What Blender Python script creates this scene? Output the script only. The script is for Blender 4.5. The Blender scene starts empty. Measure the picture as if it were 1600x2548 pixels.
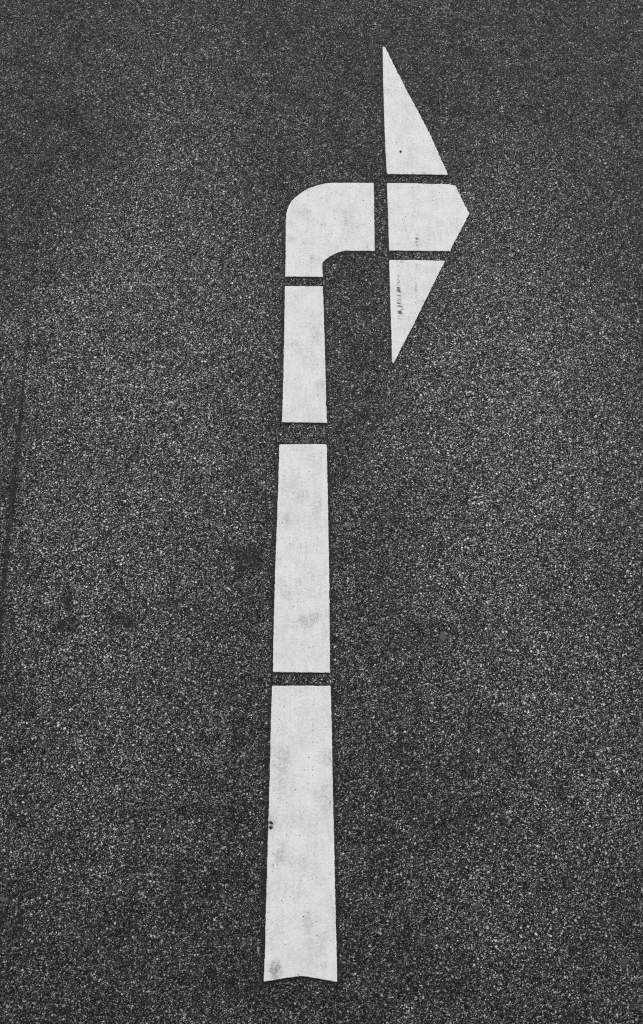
import bpy, bmesh, math, random
from mathutils import Vector, noise
R = math.radians
random.seed(11)
S = bpy.context.scene
COL = S.collection

# ------------------------------------------------------------------ camera (looking down from a footbridge, about 6 m up)
cam_d = bpy.data.cameras.new('camera')
cam = bpy.data.objects.new('camera', cam_d)
COL.objects.link(cam)
cam.location = (0.0, -3.45, 5.9756)
cam.rotation_euler = (R(30), 0, 0)
cam_d.sensor_fit = 'VERTICAL'
cam_d.sensor_height = 36.0
cam_d.lens = 36.0 * 4157 / 2548
cam_d.clip_end = 1000
S.camera = cam

# ------------------------------------------------------------------ overcast sky, soft sun from beyond the arrow
SUN_EL, SUN_AZ = 42, 8          # degrees above the horizon; degrees to the right of straight ahead
w = bpy.data.worlds.new('World')
S.world = w
w.use_nodes = True
wt = w.node_tree
bg = wt.nodes['Background']
sky = wt.nodes.new('ShaderNodeTexSky')
sky.sky_type = 'NISHITA'
sky.sun_disc = False
sky.sun_elevation = R(SUN_EL)
sky.sun_rotation = R(SUN_AZ)
sky.dust_density = 4.0
bw = wt.nodes.new('ShaderNodeRGBToBW')          # monochrome photograph: neutral daylight
wt.links.new(sky.outputs[0], bw.inputs[0])
wt.links.new(bw.outputs[0], bg.inputs['Color'])
bg.inputs['Strength'].default_value = 0.13
sd = bpy.data.lights.new('sun', 'SUN')
sd.energy = 1.5
sd.angle = R(12)
sd.color = (1, 1, 1)
sun = bpy.data.objects.new('sun', sd)
COL.objects.link(sun)
dv = Vector((math.sin(R(SUN_AZ)) * math.cos(R(SUN_EL)), math.cos(R(SUN_AZ)) * math.cos(R(SUN_EL)), math.sin(R(SUN_EL))))
sun.rotation_euler = dv.to_track_quat('Z', 'Y').to_euler()
sun.location = dv * 30
S.view_settings.view_transform = 'Standard'
S.view_settings.look = 'None'
S.view_settings.exposure = 0.0
S.view_settings.gamma = 1.0
S.view_settings.use_curve_mapping = False
S.cycles.pixel_filter_type = 'BLACKMAN_HARRIS'
S.cycles.filter_width = 1.15       # crisp lens
S.cycles.use_denoising = False     # the denoiser smears the stones


# ------------------------------------------------------------------ node helpers
class NT:
    def __init__(self, name):
        self.mat = bpy.data.materials.new(name)
        self.mat.use_nodes = True
        self.t = self.mat.node_tree
        self.b = self.t.nodes['Principled BSDF']

    def n(self, kind, **kw):
        nd = self.t.nodes.new(kind)
        for k, v in kw.items():
            setattr(nd, k, v)
        return nd

    def l(self, a, b):
        self.t.links.new(a, b)

    def put(self, sock, v):
        if hasattr(v, 'is_output'):
            self.l(v, sock)
        else:
            sock.default_value = v

    def m(self, op, a, b=0.0, c=0.0, clamp=False):
        nd = self.n('ShaderNodeMath', operation=op, use_clamp=clamp)
        self.put(nd.inputs[0], a)
        self.put(nd.inputs[1], b)
        self.put(nd.inputs[2], c)
        return nd.outputs[0]

    def vm(self, op, a, b):
        nd = self.n('ShaderNodeVectorMath', operation=op)
        self.put(nd.inputs[0], a)
        self.put(nd.inputs[1], b)
        return nd.outputs[1 if op in ('LENGTH', 'DOT_PRODUCT') else 0]

    def noise(self, vec, scale, detail=2.0, rough=0.5, dim='2D'):
        nd = self.n('ShaderNodeTexNoise', noise_dimensions=dim)
        self.put(nd.inputs['Vector'], vec)
        nd.inputs['Scale'].default_value = scale
        nd.inputs['Detail'].default_value = detail
        nd.inputs['Roughness'].default_value = rough
        return nd

    def vor(self, vec, scale, feature='F1', rnd=1.0):
        nd = self.n('ShaderNodeTexVoronoi', voronoi_dimensions='2D', feature=feature)
        self.put(nd.inputs['Vector'], vec)
        nd.inputs['Scale'].default_value = scale
        nd.inputs['Randomness'].default_value = rnd
        return nd

    def mapr(self, v, a, b, c, d, smooth=False):
        nd = self.n('ShaderNodeMapRange')
        nd.interpolation_type = 'SMOOTHSTEP' if smooth else 'LINEAR'
        nd.clamp = True
        self.put(nd.inputs[0], v)
        for i, x in enumerate((a, b, c, d)):
            self.put(nd.inputs[i + 1], x)
        return nd.outputs[0]

    def ramp(self, v, pts, mode='LINEAR'):
        nd = self.n('ShaderNodeValToRGB')
        nd.color_ramp.interpolation = mode
        el = nd.color_ramp.elements
        while len(el) < len(pts):
            el.new(0.5)
        for e, (p, g) in zip(el, pts):
            e.position = p
            e.color = (g, g, g, 1)
        self.put(nd.inputs[0], v)
        return nd.outputs[0]


def asphalt(name):
    """Stone mastic asphalt. The mesh attribute 'bitumen' (0 where missing) drowns the stones in binder, primer or tar."""
    q = NT(name)
    pos = q.n('ShaderNodeNewGeometry').outputs['Position']
    at = q.n('ShaderNodeAttribute', attribute_name='bitumen')
    wn = q.noise(pos, 210, 2)
    warp = q.vm('SCALE', q.vm('SUBTRACT', wn.outputs['Color'], (0.5, 0.5, 0.5)), (0, 0, 0))
    warp.node.inputs['Scale'].default_value = 0.005
    P = q.vm('ADD', pos, warp)
    A = q.vor(P, 200)           # chippings
    B = q.vor(P, 345)           # grit between them
    D = q.vor(P, 75)            # a few larger pale stones
    sa = q.n('ShaderNodeSeparateColor'); q.l(A.outputs['Color'], sa.inputs[0])
    sb = q.n('ShaderNodeSeparateColor'); q.l(B.outputs['Color'], sb.inputs[0])
    sd_ = q.n('ShaderNodeSeparateColor'); q.l(D.outputs['Color'], sd_.inputs[0])
    # wheel-path wear plus painted vignette: paler mid-lane patches, darker road colour around them
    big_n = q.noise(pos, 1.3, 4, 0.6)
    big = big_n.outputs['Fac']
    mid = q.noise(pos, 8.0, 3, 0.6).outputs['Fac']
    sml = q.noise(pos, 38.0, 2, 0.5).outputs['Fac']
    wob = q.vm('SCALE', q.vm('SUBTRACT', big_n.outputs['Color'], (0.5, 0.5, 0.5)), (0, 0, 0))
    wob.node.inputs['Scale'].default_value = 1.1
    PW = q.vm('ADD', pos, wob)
    patch = soft_spot_mask(q, PW, WEAR_VIGNETTE)
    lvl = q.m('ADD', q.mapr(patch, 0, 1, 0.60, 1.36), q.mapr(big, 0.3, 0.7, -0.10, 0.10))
    lvl = q.m('ADD', lvl, q.mapr(mid, 0.3, 0.7, -0.13, 0.13))
    lvl = q.m('ADD', lvl, q.mapr(sml, 0.3, 0.7, -0.20, 0.20))
    cov = q.m('ADD', at.outputs['Fac'], q.m('MULTIPLY', q.m('SUBTRACT', sa.outputs[2], 0.5), q.m('MULTIPLY', at.outputs['Fac'], 0.7)), clamp=True)
    bare = q.m('SUBTRACT', 1.0, q.m('MULTIPLY', cov, 0.88))
    lvl = q.m('MULTIPLY', lvl, bare)
    tone_a = q.ramp(sa.outputs[0], [(0.0, 0.0), (0.52, 0.006), (0.70, 0.05), (0.84, 0.22), (0.94, 0.46), (1.0, 0.85)])
    tone_b = q.ramp(sb.outputs[0], [(0.0, 0.0), (0.62, 0.006), (0.78, 0.10), (0.92, 0.42), (1.0, 0.85)])
    tone_d = q.ramp(sd_.outputs[0], [(0.0, 0.0), (0.90, 0.0), (0.93, 0.25), (1.0, 0.75)])
    face_a = q.mapr(A.outputs['Distance'], 0.32, 0.52, 1.0, 0.0)
    face_b = q.mapr(B.outputs['Distance'], 0.30, 0.50, 1.0, 0.0)
    face_d = q.mapr(D.outputs['Distance'], q.mapr(sd_.outputs[1], 0, 1, 0.12, 0.30), 0.36, 1.0, 0.0)
    tone = q.m('ADD', q.m('MULTIPLY', tone_a, face_a), q.m('MULTIPLY', q.m('MULTIPLY', tone_b, face_b), 0.75))
    tone = q.m('MAXIMUM', tone, q.m('MULTIPLY', tone_d, face_d))
    binder = q.mapr(mid, 0.2, 0.8, 0.008, 0.014)
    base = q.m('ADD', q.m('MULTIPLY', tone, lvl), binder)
    base = q.m('MINIMUM', base, 0.8)
    col = q.n('ShaderNodeCombineColor')
    for i in range(3):
        q.l(base, col.inputs[i])
    q.l(col.outputs[0], q.b.inputs['Base Color'])
    # every stone is a facet tilted its own way
    flat = q.m('SUBTRACT', 1.0, q.m('MULTIPLY', cov, 0.75))
    tilt = q.vm('MULTIPLY', q.vm('SUBTRACT', A.outputs['Color'], (0.5, 0.5, 0.5)), (1.0, 1.0, 0))
    tilt2 = q.vm('MULTIPLY', q.vm('SUBTRACT', B.outputs['Color'], (0.5, 0.5, 0.5)), (0.8, 0.8, 0))
    tt = q.vm('SCALE', q.vm('ADD', tilt, tilt2), (0, 0, 0))
    q.l(flat, tt.node.inputs['Scale'])
    nrm = q.vm('NORMALIZE', q.vm('ADD', tt, (0, 0, 1)), (0, 0, 0))
    hgt = q.m('MULTIPLY', q.m('ADD', q.m('MULTIPLY', face_a, 0.7), q.m('MULTIPLY', face_b, 0.3)), flat)
    bp = q.n('ShaderNodeBump')
    bp.inputs['Strength'].default_value = 0.6
    bp.inputs['Distance'].default_value = 0.002
    q.l(hgt, bp.inputs['Height'])
    q.l(nrm, bp.inputs['Normal'])
    q.l(bp.outputs[0], q.b.inputs['Normal'])
    q.put(q.b.inputs['Roughness'], q.mapr(sb.outputs[1], 0, 1, 0.40, 0.75))
    q.b.inputs['Specular IOR Level'].default_value = 0.12
    return q.mat


def soft_spot_mask(q, pos, spots):
    """soft spots for stains, scuffs, wear and the painted vignette: (x, y, rx, ry, strength)"""
    total = None
    for x, y, rx, ry, s in spots:
        d = q.vm('MULTIPLY', q.vm('SUBTRACT', pos, (x, y, 0)), (1 / rx, 1 / ry, 0))
        r = q.vm('LENGTH', d, (0, 0, 0))
        v = q.mapr(r, 0.15, 1.15, s, 0.0, True)
        total = v if total is None else q.m('MAXIMUM', total, v)
    return total


WEAR_VIGNETTE = [(-0.72, 0.75, .75, 2.0, 0.9), (-0.85, -0.7, .6, 1.3, 0.6), (0.80, 0.55, .80, 1.9, 1.0), (0.85, -0.75, .6, 1.2, 0.75), (0.9, 6.5, .7, 2.5, .9),  # worn wheel paths, also shaped to put lens vignetting into the colour
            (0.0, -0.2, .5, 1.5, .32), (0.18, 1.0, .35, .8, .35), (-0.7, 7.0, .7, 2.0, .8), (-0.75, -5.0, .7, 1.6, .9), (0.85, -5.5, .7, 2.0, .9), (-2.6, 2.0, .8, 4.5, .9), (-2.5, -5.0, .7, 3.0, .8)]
STAINS = [(-0.144, -0.04, .024, .035, .30), (-0.03, -0.488, .034, .036, .42), (-0.069, -0.50, .028, .032, .42),
          (-0.052, -0.525, .026, .02, .35), (-0.089, -0.327, .03, .03, .24), (-0.137, -0.395, .02, .03, .22),
          (-0.151, -1.462, .028, .038, .45), (-0.149, -1.42, .025, .02, .25), (-0.081, -1.56, .014, .02, .3),
          (-0.044, -1.72, .03, .06, .22), (-0.165, -1.885, .030, .05, .75), (-0.187, -1.345, .03, .04, .4),
          (0.0, -1.80, .03, .05, .25), (0.023, -1.095, .026, .04, .25), (-0.157, -1.12, .05, .12, .26),
          (0.015, -1.256, .05, .1, .18), (-0.01, 0.629, .028, .035, .34), (-0.115, 0.853, .025, .03, .25),
          (-0.097, 0.807, .02, .03, .22), (-0.03, 0.90, .03, .06, .18), (-0.135, 1.43, .03, .035, .25),
          (-0.09, 1.578, .04, .05, .16), (0.112, 1.55, .05, .10, .16), (-0.04, 1.32, .02, .03, .28),
          (0.43, 1.823, .012, .014, .5), (0.479, 1.823, .012, .012, .55), (0.363, 1.307, .016, .018, .5),
          (-0.14, 1.52, .03, .03, .24), (-0.09, 0.10, .05, .08, .16), (-0.02, 0.0, .03, .07, .14)]
SCUFFS = [(0.345, 1.205, .008, .050, .50), (0.346, 1.055, .015, .085, 1.0), (0.350, 1.03, .018, .06, .95), (0.345, 1.13, .014, .09, .85),
          (0.423, 1.145, .010, .05, .45), (0.428, 1.282, .008, .014, .6), (0.434, 1.43, .012, .05, .75),
          (0.449, 1.083, .010, .03, .40), (0.347, 1.29, .010, .02, .45)]


def road_paint():
    q = NT('road_paint')
    pos = q.n('ShaderNodeNewGeometry').outputs['Position']
    n1 = q.noise(pos, 420, 2).outputs['Fac']
    n2 = q.noise(pos, 75, 3, 0.6).outputs['Fac']
    n3 = q.noise(pos, 11, 3, 0.55).outputs['Fac']
    st = soft_spot_mask(q, pos, STAINS)
    st = q.m('MULTIPLY', st, q.mapr(n2, 0.30, 0.62, 0.25, 1.0))
    st = q.m('MULTIPLY', st, q.mapr(n1, 0.40, 0.60, 0.22, 1.15))
    # rubber ticks left by tyre tread: short bars across the travel direction
    sc = soft_spot_mask(q, pos, SCUFFS)
    mp = q.n('ShaderNodeMapping'); q.l(pos, mp.inputs['Vector'])
    mp.inputs['Scale'].default_value = (0.28, 1.0, 1.0)
    tick = q.noise(mp.outputs[0], 150, 2, 0.5).outputs['Fac']
    sc = q.m('MULTIPLY', sc, q.mapr(tick, 0.45, 0.57, 0.0, 1.0))
    # grime freckles and pin-holes
    sp = q.n('ShaderNodeMapping'); q.l(pos, sp.inputs['Vector'])
    sp.inputs['Scale'].default_value = (1.0, 0.16, 1.0)
    streak = q.noise(sp.outputs[0], 60, 3, 0.6).outputs['Fac']
    dirt = q.m('MULTIPLY', q.mapr(n3, 0.36, 0.68, 0.03, 0.14), q.mapr(n2, 0.30, 0.70, 0.3, 1.5))
    dirt = q.m('ADD', dirt, q.mapr(streak, 0.45, 0.75, 0.0, 0.09))
    grain = q.noise(pos, 240, 2, 0.6).outputs['Fac']
    dirt = q.m('ADD', dirt, q.mapr(grain, 0.35, 0.70, 0.0, 0.15))
    fr = q.m('MULTIPLY', q.mapr(n1, 0.60, 0.75, 0.0, 0.30), q.mapr(n3, 0.35, 0.65, 0.5, 1.0))
    V = q.vor(pos, 62)
    sv = q.n('ShaderNodeSeparateColor'); q.l(V.outputs['Color'], sv.inputs[0])
    size = q.mapr(sv.outputs[0], 0.72, 1.0, 0.0, 0.15)
    hole = q.m('LESS_THAN', V.outputs['Distance'], size)
    hole = q.m('MULTIPLY', hole, q.mapr(sv.outputs[1], 0, 1, 0.25, 0.9))
    g = q.m('MAXIMUM', q.m('MAXIMUM', st, sc), hole)
    g = q.m('ADD', g, q.m('ADD', dirt, fr), clamp=True)
    base = q.mapr(g, 0, 1, 0.84, 0.06)
    col = q.n('ShaderNodeCombineColor')
    for i in range(3):
        q.l(base, col.inputs[i])
    q.l(col.outputs[0], q.b.inputs['Base Color'])
    q.b.inputs['Roughness'].default_value = 0.62
    q.b.inputs['Specular IOR Level'].default_value = 0.35
    bp = q.n('ShaderNodeBump')
    bp.inputs['Strength'].default_value = 0.35
    bp.inputs['Distance'].default_value = 0.0012
    q.l(q.m('ADD', n1, q.m('MULTIPLY', n2, 1.5)), bp.inputs['Height'])
    q.l(bp.outputs[0], q.b.inputs['Normal'])
    return q.mat


def plain(name, tone, var, scale, rough=0.7, bump=0.004):
    q = NT(name)
    pos = q.n('ShaderNodeNewGeometry').outputs['Position']
    n1 = q.noise(pos, scale, 3, 0.6).outputs['Fac']
    base = q.mapr(n1, 0.3, 0.7, tone * (1 - var), tone * (1 + var))
    col = q.n('ShaderNodeCombineColor')
    for i in range(3):
        q.l(base, col.inputs[i])
    q.l(col.outputs[0], q.b.inputs['Base Color'])
    q.b.inputs['Roughness'].default_value = rough
    bp = q.n('ShaderNodeBump')
    bp.inputs['Strength'].default_value = 0.6
    bp.inputs['Distance'].default_value = bump
    q.l(n1, bp.inputs['Height'])
    q.l(bp.outputs[0], q.b.inputs['Normal'])
    return q.mat


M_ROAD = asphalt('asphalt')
M_PAINT = road_paint()
M_GUM = plain('flattened_gum', 0.070, 0.95, 300)
M_GUM_DIRTY = plain('dirty_flattened_gum', 0.044, 0.98, 300)
M_CHIP = plain('dark_stone', 0.02, 0.3, 300, 0.6)


# ------------------------------------------------------------------ mesh helpers
def add_obj(name, verts, faces, mat, parent=None, smooth=False, bitumen=None):
    me = bpy.data.meshes.new(name)
    me.from_pydata(verts, [], faces)
    if bitumen:
        me.attributes.new('bitumen', 'FLOAT', 'POINT').data.foreach_set('value', bitumen)
    me.materials.append(mat)
    bm = bmesh.new()
    bm.from_mesh(me)
    bmesh.ops.recalc_face_normals(bm, faces=bm.faces)
    bm.to_mesh(me)
    bm.free()
    for p in me.polygons:
        p.use_smooth = smooth
    o = bpy.data.objects.new(name, me)
    COL.objects.link(o)
    if parent:
        o.parent = parent
    return o


def tag(o, label=None, cat=None, group=None, kind=None):
    if label: o['label'] = label
    if cat: o['category'] = cat
    if group: o['group'] = group
    if kind: o['kind'] = kind
    return o


def signed_area(p):
    return 0.5 * sum(p[i][0] * p[(i + 1) % len(p)][1] - p[(i + 1) % len(p)][0] * p[i][1] for i in range(len(p)))


def resample(pts, step, vals):
    """closed outline -> dense points, outward normals, and per-edge values carried along"""
    n = len(pts)
    out, ev = [], []
    for i in range(n):
        a, b = Vector(pts[i]), Vector(pts[(i + 1) % n])
        k = max(1, int((b - a).length / step))
        for j in range(k):
            out.append(a.lerp(b, j / k))
            ev.append(vals[i])
    m = len(out)
    nr = []
    for i in range(m):
        d = out[(i + 1) % m] - out[i - 1]
        nr.append(Vector((d.y, -d.x)).normalized())
    return out, nr, ev


def offset_ring(out, nr, dist):
    return [(p + n * d) for p, n, d in zip(out, nr, dist)]


def slab(name, outer, z0, z1, mat, parent=None, rim=0.0012, nr=None):
    """a flat slab with softened top edge from a closed outline"""
    m = len(outer)
    if nr is None:
        nr = []
        for i in range(m):
            d = outer[(i + 1) % m] - outer[i - 1]
            nr.append(Vector((d.y, -d.x)).normalized() if d.length > 1e-9 else Vector((0, 0)))
    inner = [p - n * rim for p, n in zip(outer, nr)]
    v = [(p.x, p.y, z0) for p in outer] + [(p.x, p.y, z1 - rim * 0.6) for p in outer] + [(p.x, p.y, z1) for p in inner]
    f = []
    for i in range(m):
        j = (i + 1) % m
        f.append((i, j, m + j, m + i))
        f.append((m + i, m + j, 2 * m + j, 2 * m + i))
    f.append(tuple(2 * m + i for i in range(m)))
    return add_obj(name, v, f, mat, parent)


def nz(p, scale, seed):
    return noise.noise(Vector((p.x * scale, p.y * scale, seed)))


# ------------------------------------------------------------------ the road
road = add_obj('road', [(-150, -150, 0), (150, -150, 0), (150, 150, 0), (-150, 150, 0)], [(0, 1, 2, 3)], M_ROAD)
tag(road, kind='structure')

# ------------------------------------------------------------------ the arrow: seven thermoplastic sheets on bitumen primer
arrow = bpy.data.objects.new('turn_arrow', None)
COL.objects.link(arrow)
arrow.empty_display_size = 0.3
tag(arrow, 'white right turn arrow made of seven painted segments on dark asphalt', 'road arrow')

# each: outline in metres (clockwise), then the edges [first, last] that are ragged, then the primer width per edge range
SEG = {
 'barb_up': [(0.3003, 2.6367), (0.3035, 2.6405), (0.3095, 2.6405), (0.3133, 2.6353), (0.3625, 2.4898), (0.4136, 2.3421), (0.4659, 2.2051), (0.5141, 2.0709), (0.5546, 1.9364), (0.5913, 1.817), (0.5869, 1.8152), (0.4922, 1.8182), (0.3983, 1.8197), (0.31, 1.8204), (0.3056, 1.8263), (0.301, 1.9864), (0.2995, 2.1845), (0.2989, 2.4193)],
 'bend': [(0.2433, 1.7624), (0.24, 1.7666), (0.0524, 1.7678), (0.0225, 1.7639), (-0.0067, 1.7558), (-0.0337, 1.7463), (-0.0581, 1.7354), (-0.0803, 1.7189), (-0.1014, 1.6993), (-0.1192, 1.6814), (-0.1347, 1.6631), (-0.1431, 1.6477), (-0.15, 1.6307), (-0.1575, 1.6046), (-0.1633, 1.5777), (-0.1615, 1.5665), (-0.1638, 1.5499), (-0.163, 1.3787), (-0.1631, 1.2179), (-0.1084, 1.2181), (-0.0361, 1.2168), (0.0061, 1.2161), (0.0043, 1.2591), (0.0038, 1.2957), (0.0164, 1.3127), (0.032, 1.3274), (0.0455, 1.3378), (0.059, 1.3468), (0.0747, 1.3551), (0.0899, 1.3611), (0.104, 1.3643), (0.1169, 1.3655), (0.1824, 1.365), (0.2413, 1.365), (0.2425, 1.5191)],
 'point': [(0.3044, 1.7627), (0.307, 1.7658), (0.3744, 1.7656), (0.4867, 1.7624), (0.585, 1.7592), (0.6099, 1.7546), (0.6228, 1.7493), (0.6413, 1.6988), (0.6594, 1.6441), (0.6719, 1.6053), (0.6802, 1.5832), (0.6707, 1.5606), (0.6442, 1.5026), (0.6179, 1.4439), (0.5913, 1.3866), (0.5836, 1.3639), (0.5016, 1.3641), (0.4013, 1.3655), (0.307, 1.3664), (0.3063, 1.4486), (0.3058, 1.5701)],
 'barb_low': [(0.3055, 1.3088), (0.3081, 1.3122), (0.4181, 1.3127), (0.5524, 1.3076), (0.5574, 1.3049), (0.5361, 1.2568), (0.4964, 1.1654), (0.4465, 1.0476), (0.4044, 0.9462), (0.3621, 0.8549), (0.326, 0.771), (0.3128, 0.7444), (0.3085, 0.7465), (0.3068, 0.7774), (0.3069, 0.9069), (0.3062, 1.0633)],
 'shaft_1': [(-0.1638, 1.162), (-0.162, 1.1647), (-0.081, 1.165), (0.0058, 1.1641), (0.0095, 1.0387), (0.0112, 0.9725), (0.0129, 0.9069), (0.0141, 0.8397), (0.0174, 0.6924), (0.0204, 0.5459), (0.0235, 0.4354), (-0.0342, 0.4366), (-0.1028, 0.4378), (-0.1683, 0.4386), (-0.1678, 0.5046), (-0.1661, 0.5875), (-0.1652, 0.6924), (-0.1651, 0.7989), (-0.164, 0.9069), (-0.164, 1.0166)],
 'shaft_2': [(-0.1784, 0.3249), (-0.1764, 0.3271), (-0.0765, 0.3285), (0.0136, 0.3285), (0.0204, 0.3271), (0.0224, 0.3217), (0.0252, 0.1433), (0.0281, -0.0687), (0.0309, -0.2743), (0.0325, -0.5095), (0.0335, -0.7254), (0.0314, -0.7285), (-0.0629, -0.7273), (-0.1573, -0.7256), (-0.1879, -0.726), (-0.19, -0.7229), (-0.1904, -0.6065), (-0.1894, -0.4559), (-0.1874, -0.2743), (-0.1838, -0.0687), (-0.18, 0.1433)],
 'shaft_3': [(-0.1924, -0.7866), (-0.1904, -0.7842), (-0.0939, -0.7835), (0.0329, -0.7842), (0.0357, -0.7871), (0.0393, -0.9395), (0.0424, -1.2004), (0.0463, -1.3893), (0.0499, -1.6026), (0.0534, -1.7942), (0.056, -1.9255), (0.055, -1.9289), (0.0257, -1.9247), (0.0004, -1.9205), (-0.02, -1.9159), (-0.035, -1.9137), (-0.0543, -1.9098), (-0.0715, -1.9085), (-0.083, -1.9094), (-0.0918, -1.9108), (-0.1248, -1.9151), (-0.1572, -1.9205), (-0.1828, -1.9252), (-0.2035, -1.9279), (-0.2048, -1.9255), (-0.2029, -1.8375), (-0.201, -1.6026), (-0.1983, -1.3582), (-0.1965, -1.1844), (-0.1949, -0.9395)],
}


def ranges(n, default, spec):
    v = [default] * n
    for a, b, x in spec:
        for i in range(a, min(b + 1, n)):
            v[i] = x
    return v


RAGGED = {'barb_up': [(2, 8, .0022), (9, 12, .0014)], 'point': [(3, 14, .0030), (15, 17, .0014)],
          'barb_low': [(4, 10, .0018), (11, 13, .003), (1, 3, .0014)], 'shaft_3': [(11, 22, .0016), (4, 10, .0013)],
          'shaft_2': [(5, 9, .0012)], 'shaft_1': [(3, 9, .0012), (13, 18, .0012)], 'bend': [(2, 14, .0009)]}
NAR = -.003     # no primer showing along this edge
PRIMER = {'barb_up': (.010, [(2, 8, NAR), (9, 12, .0035)]), 'bend': (.014, [(18, 20, .005), (21, 31, .011), (32, 34, .006)]),
          'point': (.007, [(0, 3, .004), (4, 14, NAR), (15, 17, .0035)]), 'barb_low': (.008, [(0, 2, .0035), (3, 10, NAR)]),
          'shaft_1': (.015, [(0, 2, .005), (3, 9, .009), (10, 12, .007)]), 'shaft_2': (.015, [(0, 4, .007), (5, 9, .012), (10, 14, .008)]),
          'shaft_3': (.016, [(0, 3, .008), (4, 9, .013), (10, 22, .009)])}
NAMES = {'barb_up': 'arrow_barb', 'bend': 'bend_segment', 'point': 'arrow_point', 'barb_low': 'arrow_barb',
         'shaft_1': 'shaft_segment', 'shaft_2': 'shaft_segment', 'shaft_3': 'shaft_segment'}
PART_LABEL = {'barb_up': 'long triangular barb beyond the arrow point, with one dark grit chip on it',
              'barb_low': 'short triangular barb scuffed by rows of dark tyre ticks',
              'shaft_3': 'widest shaft segment with a hollowed, smudged end',
              'shaft_2': 'shaft segment with pale grey smudges, between the other two shaft segments',
              'shaft_1': 'shortest and narrowest shaft segment, joined to the bend'}

for s, key in enumerate(SEG):
    pts = SEG[key]
    n = len(pts)
    rag = ranges(n, .0013, RAGGED.get(key, []))
    pr = ranges(n, PRIMER[key][0], PRIMER[key][1])
    if signed_area(pts) < 0:
        # keep the per-edge numbers with their edges: edge i of the clockwise list is edge n-2-i of the reversed one
        pts = pts[::-1]
        rag = [rag[(n - 2 - i) % n] for i in range(n)]
        pr = [pr[(n - 2 - i) % n] for i in range(n)]
    out, nr, both = resample(pts, 0.004, list(zip(rag, pr)))
    d = []
    for p, (r, _) in zip(out, both):
        bite = max(0.0, nz(p, 33, s * 5.7 + 20) - 0.50) * 0.011
        d.append(r * (0.9 * nz(p, 70, s * 7.1) + 0.9 * nz(p, 190, s * 3.3 + 50)) - bite)
    edge = offset_ring(out, nr, d)
    seg = slab(NAMES[key], edge, 0.0, 0.0055, M_PAINT, arrow, 0.0014, nr)
    if key in PART_LABEL:
        seg['label'] = PART_LABEL[key]
    # primer: smooth the width along the outline, then let it run out unevenly between the stones
    wid = [b[1] for b in both]
    m = len(wid)
    sm = []
    for i in range(m):
        sm.append(sum(wid[(i + k) % m] for k in range(-6, 7)) / 13)
    rows = [[], [], [], []]
    for i in range(m):
        p, n_, wv = out[i], nr[i], sm[i]
        k = max(0.35, 1.0 + 0.75 * nz(p, 24, s + 11) + 0.5 * nz(p, 110, s + 23))
        ww = max(0.0, wv) * k
        rows[0].append((p + n_ * (ww * 1.35 + 0.0015), 0.0004, 0.0))
        rows[1].append((p + n_ * (ww * 0.80 + 0.0010), 0.0012, 0.85 if ww > 0.002 else 0.2))
        rows[2].append((p + n_ * 0.0005, 0.0018, 1.0))
        rows[3].append((p - n_ * 0.0030, 0.0018, 1.0))
    v = [(p.x, p.y, z) for r in rows for p, z, _ in r]
    at = [x for r in rows for _, _, x in r]
    f = [(r * m + i, r * m + (i + 1) % m, (r + 1) * m + (i + 1) % m, (r + 1) * m + i) for r in range(3) for i in range(m)]
    add_obj('primer_margin', v, f, M_ROAD, seg, True, at)

# ------------------------------------------------------------------ tar seam between two paving lanes
SEAM = [(-1.320, 2.05, .002, .0), (-1.303, 1.57, .009, .35), (-1.299, 1.35, .010, .55),
        (-1.297, 0.99, .013, .7), (-1.288, 0.54, .017, .9), (-1.289, 0.30, .021, 1.0), (-1.282, 0.075, .022, 1.0), (-1.283, -0.14, .024, .95),
        (-1.278, -0.42, .022, .8), (-1.272, -0.77, .022, .8), (-1.265, -1.57, .020, .8), (-1.261, -2.28, .022, .8), (-1.24, -8.0, .024, .8)]
rows = [[] for _ in range(5)]
for i in range(len(SEAM) - 1):
    (x0, y0, w0, s0), (x1, y1, w1, s1) = SEAM[i], SEAM[i + 1]
    k = max(1, int(abs(y1 - y0) / 0.008))
    for j in range(k):
        t = j / k
        x, y, wd, st = x0 + (x1 - x0) * t, y0 + (y1 - y0) * t, w0 + (w1 - w0) * t, s0 + (s1 - s0) * t
        p = Vector((x, y))
        cx = x + 0.005 * nz(p, 5, 3)
        wd *= 0.78
        a_ = wd * max(0.15, 0.5 + 0.5 * nz(p, 14, 1) + 0.4 * nz(p, 70, 2))
        b_ = wd * max(0.15, 0.6 + 0.6 * nz(p, 12, 5) + 0.5 * nz(p, 80, 6))
        c_ = min(1.0, max(0.0, st * (1.1 + 0.5 * nz(p, 9, 8))))
        for r, (dx, z, q) in enumerate(((-a_ * 1.05 - .001, .0004, 0), (-a_ * .8, .0012, c_), (0, .0016, c_), (b_ * .75, .0012, c_), (b_ * 1.3 + .002, .0004, 0))):
            rows[r].append((cx + dx, y, z, q))
m = len(rows[0])
v = [q[:3] for r in rows for q in r]
at = [q[3] for r in rows for q in r]
f = [(a * m + i, a * m + i + 1, (a + 1) * m + i + 1, (a + 1) * m + i) for a in range(4) for i in range(m - 1)]
tag(add_obj('tar_seam', v, f, M_ROAD, None, True, at), 'narrow dark tar seam running lengthwise near the left edge, fading out beyond the arrow bend', 'tar seam')


# ------------------------------------------------------------------ small things lying on the road
def blob(x, y, rx, ry, seed, rough=0.35):
    ring = []
    for k in range(56):
        a = 2 * math.pi * k / 56
        c, s_ = math.cos(a), math.sin(a)
        q = 1 + rough * noise.noise(Vector((c * 1.4, s_ * 1.4, seed))) * 1.4 + rough * 0.7 * noise.noise(Vector((c * 4, s_ * 4, seed + 9)))
        ring.append(Vector((x + rx * c * q, y + ry * s_ * q)))
    return ring


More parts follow.
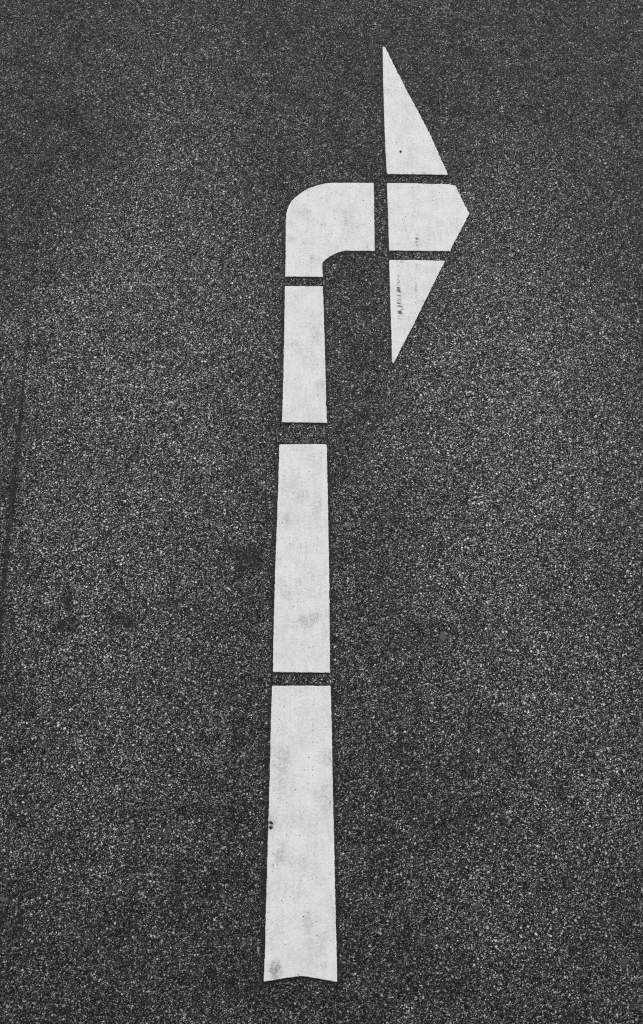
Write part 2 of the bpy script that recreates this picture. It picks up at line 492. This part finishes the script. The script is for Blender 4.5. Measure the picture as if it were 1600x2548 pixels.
def dome(name, ring, h, mat, cover=None):
    m = len(ring)
    c = sum(ring, Vector((0, 0))) / m
    rows = [(1.0, 0.0), (0.93, 0.55), (0.75, 0.85), (0.45, 1.0)]
    if cover:
        rows = [(1.25, 0.25), (0.85, 0.6), (0.6, 0.85), (0.3, 1.0)]
    fill = []
    v, f = [], []
    for sc, z in rows:
        for p in ring:
            q = c + (p - c) * sc
            v.append((q.x, q.y, z * h + (0 if cover else 0.15 * h * nz(q, 300, 4) * (z > 0))))
            fill.append(0.0 if sc > 1 else (cover or 0) * min(1.0, max(0.0, 0.9 + 0.9 * nz(q, 45, 6))))
    for r in range(len(rows) - 1):
        for i in range(m):
            j = (i + 1) % m
            f.append((r * m + i, r * m + j, (r + 1) * m + j, (r + 1) * m + i))
    v.append((c.x, c.y, h))
    fill.append(cover or 0.0)
    b = (len(rows) - 1) * m
    for i in range(m):
        f.append((b + i, b + (i + 1) % m, len(v) - 1))
    return add_obj(name, v, f, mat, None, True, fill if cover else None)


GUM = [((-1.184, 1.321, .012, .012), M_GUM, 'small pale gum spot beside the tar seam, level with the arrow bend'),
       ((0.485, -0.570, .019, .020), M_GUM, 'largest pale gum spot, alone on asphalt right of the middle shaft segment'),
       ((0.561, -1.658, .019, .017), M_GUM_DIRTY, 'faint broken gum spot on asphalt right of the wide shaft end'),
       ((-1.156, -1.631, .016, .014), M_GUM, 'pale gum spot at the left edge just beyond a tar spot'),
       ((-0.432, 0.240, .016, .011), M_GUM_DIRTY, 'flat oval gum spot left of the gap between shaft segments'),
       ((0.1845, 0.5335, .013, .013), M_GUM, 'round gum spot nearest the right side of the narrow shaft segment'),
       ((1.078, -1.862, .018, .020), M_GUM_DIRTY, 'dull dark gum spot near the bottom right corner, far from the arrow'),
       ((1.029, 0.204, .018, .018), M_GUM_DIRTY, 'dull grey gum spot far right of the arrow, level with the shaft gap')]
for k, ((x, y, rx, ry), mt, lab) in enumerate(GUM):
    tag(dome('gum_spot', blob(x, y, rx * .9, ry * .9, k * 5.3, 0.6), 0.002, mt), lab, 'gum spot', 'flattened gum spots on the asphalt')

TAR = [((-1.018, -0.424, .026, .036), .95, 'dark tar spot on the left, the farther one of the close pair'),
       ((-1.003, -0.520, .048, .020), .95, 'wide flat dark tar spot on the left, the nearer one of the close pair'),
       ((-0.803, -0.501, .040, .038), .97, 'dark tar spot between the close pair of tar spots and the arrow shaft'),
       ((-0.305, -0.215, .058, .070), .85, 'faint tar spot close to the left side of the middle shaft segment'),
       ((-1.158, -1.690, .016, .040), .9, 'narrow dark tar spot at the bottom left edge beside the pale gum'),
       ((-1.101, -1.735, .026, .040), .9, 'upright dark tar spot near the bottom left, right of the narrow one'),
       ((0.865, -2.047, .045, .030), .8, 'dark tar spot on the bottom edge right of the arrow')]
for k, ((x, y, rx, ry), cv, lab) in enumerate(TAR):
    tag(dome('tar_spot', blob(x, y, rx, ry, 40 + k * 3.7, 0.6), 0.0016, M_ROAD, cv), lab, 'tar spot', 'tar spots on the asphalt')

CHIP = [((0.373, 1.958, .0045, .007), 'single black grit chip lying on the long white arrow barb'),
        ((-0.187, -1.340, .0045, .0075), 'farther of two black grit chips at the left side of the wide shaft segment'),
        ((-0.1886, -1.358, .0055, .007), 'nearer of two black grit chips at the left side of the wide shaft segment')]
for k, ((x, y, rx, ry), lab) in enumerate(CHIP):
    o = dome('grit_chip', blob(0, 0, rx, ry, 90 + k * 2.9, 0.5), 0.005, M_CHIP)
    o.location = (x, y, 0.0054)
    o.rotation_euler = (0, 0, R(35 + 40 * k))
    tag(o, lab, 'grit chip', 'grit chips on the white paint')
